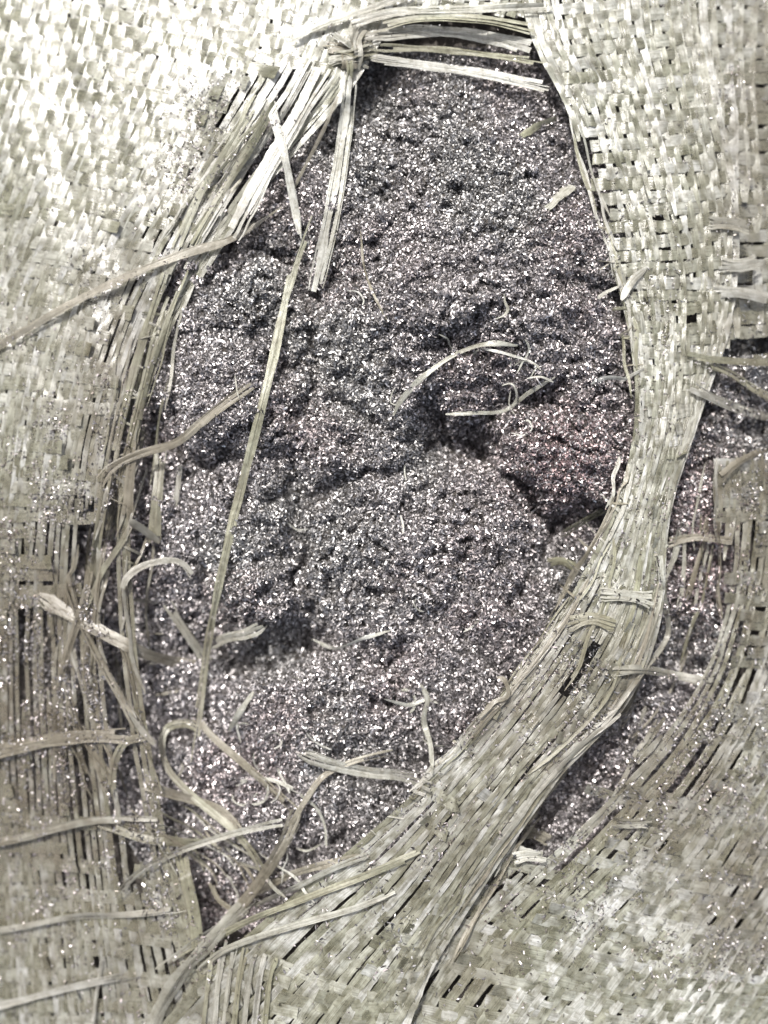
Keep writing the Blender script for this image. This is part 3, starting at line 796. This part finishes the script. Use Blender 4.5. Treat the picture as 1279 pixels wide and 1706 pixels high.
def chips(name, px, py, z, r, lmin, lmax, flat=0.75, lift=0.0004, dull=0.0):
    n = len(px)
    X, Y = XY(px, py, z)
    c = np.stack([X, Y, z + r.uniform(0, lift, n)], 1)
    L = (lmin + (lmax - lmin) * r.beta(1.3, 3.0, n)) * np.clip(0.78 + 0.32 * py / 1200, 0.78, 1.2); W = L * r.uniform(0.22, 0.55, n); W = np.clip(W, 0.00016, 0.0006)
    az = r.uniform(0, 2 * np.pi, n); el = r.normal(0, flat, n); ro = r.normal(0, flat, n)
    t = np.stack([np.cos(az) * np.cos(el), np.sin(az) * np.cos(el), np.sin(el)], 1)
    s = np.cross(np.array([0, 0, 1.0]), t); s /= np.linalg.norm(s, axis=1)[:, None] + 1e-9
    u = np.cross(t, s)
    s, u = s * np.cos(ro)[:, None] + u * np.sin(ro)[:, None], u * np.cos(ro)[:, None] - s * np.sin(ro)[:, None]
    bend = r.normal(0, 0.22, n)[:, None] * L[:, None]
    skew = r.normal(0, 0.25, n)[:, None] * L[:, None]
    hl = (L / 2)[:, None]; hw = (W / 2)[:, None]
    e = r.uniform(0.2, 1.0, n)[:, None]
    v = np.stack([c - t * hl - s * hw * e, c - t * hl + s * hw * e,
                  c - s * hw + u * bend + s * skew * 0.3, c + s * hw + u * bend + s * skew * 0.3,
                  c + t * hl - s * hw * 0.5 + s * skew, c + t * hl + s * hw * 0.5 + s * skew], 1).reshape(-1, 3)
    b = np.arange(n)[:, None] * 6
    q = np.stack([b + np.array([0, 1, 3, 2]), b + np.array([2, 3, 5, 4])], 1).reshape(-1, 4)
    tn = tint_at(px, py, n, r)
    dl = (r.random(n) < dull)[:, None]
    tn = np.where(dl, tn * np.array([0.42, 0.40, 0.36, 1.3]), tn)
    tint = np.repeat(tn, 6, axis=0)
    return mesh_np(name, v, q, MAT_CHIP, False, None, tint)

r = np.random.default_rng(909)
NC = 640000
px = r.uniform(60, 1400, NC); py = r.uniform(80, 1560, NC)
sdv = np.maximum(poly_sd(px, py, HOLE), poly_sd(px, py, HOLE2))
keep = sdv > -55
px, py = px[keep], py[keep]
me = chips('shavings', px, py, heap_z(px, py), r, 0.0006, 0.0025, 0.62, 0.0010)
o = link('shavings', me, heap); o['kind'] = 'stuff'

# shavings and grit spilled on the fabric
SPILL = [(100, 1080, 230, 400, 1.5), (190, 850, 150, 240, 1.4), (1200, 850, 150, 300, 1.6), (1080, 1230, 200, 220, 1.8), (1230, 1520, 150, 130, 1.3), (900, 1180, 200, 160, 0.9),
         (700, 1420, 260, 160, 0.45), (300, 1400, 200, 220, 0.9), (370, 190, 110, 50, 1.1), (1230, 280, 120, 280, 0.35), (200, 500, 180, 160, 0.35), (600, 900, 900, 1000, 0.10), (330, 300, 80, 90, 0.7),
         (1090, 600, 130, 260, 0.35), (1010, 1480, 180, 120, 0.5)]
NS = 340000
px = r.uniform(-60, 1340, NS); py = r.uniform(-60, 1770, NS)
den = np.zeros(NS)
for (cx, cy, rx, ry, s) in SPILL:
    den = np.maximum(den, s * np.exp(-(((px - cx) / rx) ** 2 + ((py - cy) / ry) ** 2)))
den = den * np.clip(0.45 + 2.2 * fbm(px / 45, py / 70, 95, 4, 0.6), 0.05, 1.8) + 0.012
keep = (r.random(NS) < den * 0.48) & (poly_sd(px, py, HOLE) < 30)
px, py = px[keep], py[keep]
bvh = make_bvh()
z0 = macro(px, py) + 0.003
X, Y = XY(px, py, z0)
z = np.array([drop(a, b) for a, b in zip(X, Y)])
me = chips('spilled_shavings', px, py, z + 0.0001, r, 0.0004, 0.0020, 0.5, 0.0003, 0.45)
o = link('spilled_shavings', me); o['kind'] = 'stuff'; o['category'] = 'metal shavings'
o['label'] = 'bright metal grit sprinkled over the woven sack'

# ------------------------------------------------------------------ single things lying loose
def single(name, path, wpx, mat, label, cat, group=None, dz=0.6, smooth=4, taper=(0.3, 0.3), tw=0.5):
    global _si
    _si += 1
    L = sum(math.dist(a[:2], b[:2]) for a, b in zip(path[:-1], path[1:]))
    n = max(10, int(L / 5))
    pts, t = strand_path(path, n, dz, smooth)
    f = np.linspace(0, 1, n)
    w = wpx * S * np.clip(taper[0] + f * 5, 0, 1) * np.clip(taper[1] + (1 - f) * 5, 0, 1) * (1 + 0.25 * vnoise(f * L / 25, np.full(n, _si * 3.3), 63))
    c = pts.mean(0); c[2] = pts[:, 2].min()
    o = _ribbon(name, pts - c, w, None, mat, off=c, twist=tw * vnoise(f * L / 60, np.full(n, _si * 5.5), 64) * 2, keep=False, thick=0.0001, cup=0.08)
    o.location = c
    o['label'] = label; o['category'] = cat
    if group: o['group'] = group
    return o
single('plastic_fibre', [(655, 692), (668, 668), (700, 632), (738, 602), (775, 582), (815, 572), (862, 576)], 9, P_, 'pale fibre with a bright middle curving over the central shavings', 'fibre', dz=1.0)
single('plastic_fibre', [(742, 690), (790, 688), (840, 684), (880, 655), (925, 628)], 7, P_, 'thin pale fibre bent above the reddish clump', 'fibre', dz=1.0)
single('plastic_fibre', [(800, 580), (840, 588), (880, 600)], 5, P_, 'short fibre forking from the curved pale one', 'fibre', dz=1.0)
single('plastic_fibre', [(985, 640), (1010, 630), (1045, 632)], 9, P_, 'short white fibre beside the right band', 'fibre', dz=1.0)
single('plastic_fibre', [(700, 1140), (712, 1165), (706, 1200), (716, 1240), (720, 1290)], 9, P_, 'upright white fibre standing against the lower shavings', 'fibre', dz=1.2)
single('plastic_fibre', [(382, 1218), (400, 1185), (422, 1152)], 12, P_, 'short stiff white sliver of tape near the dark hollow', 'fibre', dz=1.2)
single('plastic_fibre', [(640, 1165), (680, 1175), (710, 1165), (730, 1172)], 6, P_, 'wavy thin fibre beside the upright white one', 'fibre', dz=1.0)
single('plastic_fibre', [(600, 385), (606, 440), (622, 490), (645, 535)], 4, B_, 'hair-thin brownish fibre lying on the upper shavings', 'fibre', dz=0.8)
single('plastic_fibre', [(520, 1065), (560, 1080), (610, 1062), (650, 1050)], 6, P_, 'faint curved fibre above the lower clump', 'fibre', dz=1.0)
single('plastic_fibre', [(800, 1195), (822, 1170), (846, 1160), (842, 1135), (828, 1128)], 8, B_, 'hooked brown fibre beside the right band', 'fibre', dz=1.2)
single('plastic_fibre', [(1035, 500), (1052, 470), (1078, 445)], 11, P_, 'white scrap of tape caught on the right lip', 'fibre', dz=1.2)
single('plastic_scrap', [(902, 348), (925, 330), (952, 308)], 24, P_, 'flat translucent scrap of tape on the upper right shavings', 'scrap', dz=0.3, taper=(0.9, 0.7), tw=0.5)
single('plastic_scrap', [(858, 232), (890, 214), (926, 198)], 12, O_, 'narrow faint scrap of tape near the top right of the hole', 'scrap', dz=0.3, taper=(0.2, 0.8), tw=0.6)
single('plastic_scrap', [(215, 868), (240, 885), (265, 905)], 16, P_, 'white crumpled scrap on the left strands', 'scrap', dz=1.0, taper=(0.5, 0.3), tw=1.0)

# hair-thin fibres tangled in the shavings
def hair(x, y):
    a = random.uniform(0, 6.28); p = [(x, y)]
    c = random.uniform(-0.9, 0.9)
    for q in range(random.randint(2, 4)):
        l = random.uniform(9, 20)
        p.append((p[-1][0] + math.cos(a) * l, p[-1][1] + math.sin(a) * l)); a += c + random.gauss(0, 0.3)
    return p
for k in range(44):
    cx, cy, sx, sy = random.choice([(600, 1180, 110, 70), (520, 1330, 120, 60), (820, 620, 80, 50), (420, 1250, 70, 70), (700, 800, 140, 150)])
    x, y = random.gauss(cx, sx), random.gauss(cy, sy)
    if poly_sd(np.array([x]), np.array([y]), HOLE)[0] < 40: continue
    single('hair_fibre', hair(x, y), random.uniform(2.2, 4.5), P_, 'hair-thin curled white fibre tangled in the shavings', 'fibre', 'fine fibres tangled in the shavings', dz=0.5, smooth=3)

# larger bright slivers resting on the heap, one by one
SLIV = []
for k in range(5):
    rr = np.random.default_rng(40 + k)
    Lm = 0.0030 + 0.0008 * k; n = 9
    f = np.linspace(-0.5, 0.5, n)
    curl = [0.0, 0.9, 1.6, 0.4, 2.4][k]
    a = f * curl
    x = np.cumsum(np.cos(a)) * Lm / n; y = np.cumsum(np.sin(a)) * Lm / n
    pts = np.stack([x - x.mean(), y - y.mean(), 0.0002 * np.cos(f * 6) + 0.0003], 1)
    t = np.gradient(pts, axis=0); t /= np.linalg.norm(t, axis=1)[:, None]
    s = np.stack([t[:, 1], -t[:, 0], np.zeros(n)], 1)
    roll = f[:, None] * 1.4
    s = s * np.cos(roll) + np.array([0, 0, 1.0]) * np.sin(roll)
    w = (0.00022 + 0.0001 * (k % 3)) * np.clip(0.4 + 4 * (0.5 - np.abs(f)), 0, 1)[:, None]
    up = np.cross(s, t) * 0.00005
    ring = np.stack([pts - s * w, pts + up, pts + s * w, pts - up], 1).reshape(-1, 3)
    i = np.arange(n - 1)[:, None] * 4
    q = np.concatenate([np.concatenate([i + j, i + (j + 1) % 4, i + 4 + (j + 1) % 4, i + 4 + j], 1) for j in range(4)])
    tint = np.tile([0.72, 0.70, 0.70, 0.3], (len(ring), 1))
    SLIV.append(mesh_np('metal_sliver', ring, q, MAT_CHIP, False, None, tint))
cnt = 0
while cnt < 90:
    x = random.uniform(230, 1060); y = random.uniform(180, 1440)
    if poly_sd(np.array([x]), np.array([y]), HOLE)[0] < 45: continue
    zz = float(heap_z(np.array([x]), np.array([y]))[0]) + 0.0003
    X, Y = XY(x, y, zz)
    o = link('metal_sliver', SLIV[cnt % 5])
    o.location = (float(X), float(Y), zz)
    o.rotation_euler = (random.gauss(0, 0.35), random.gauss(0, 0.35), random.uniform(0, 6.28))
    o['label'] = 'bright curled metal sliver lying on the heap of shavings'
    o['category'] = 'metal sliver'; o['group'] = 'bright slivers on the heap'
    cnt += 1
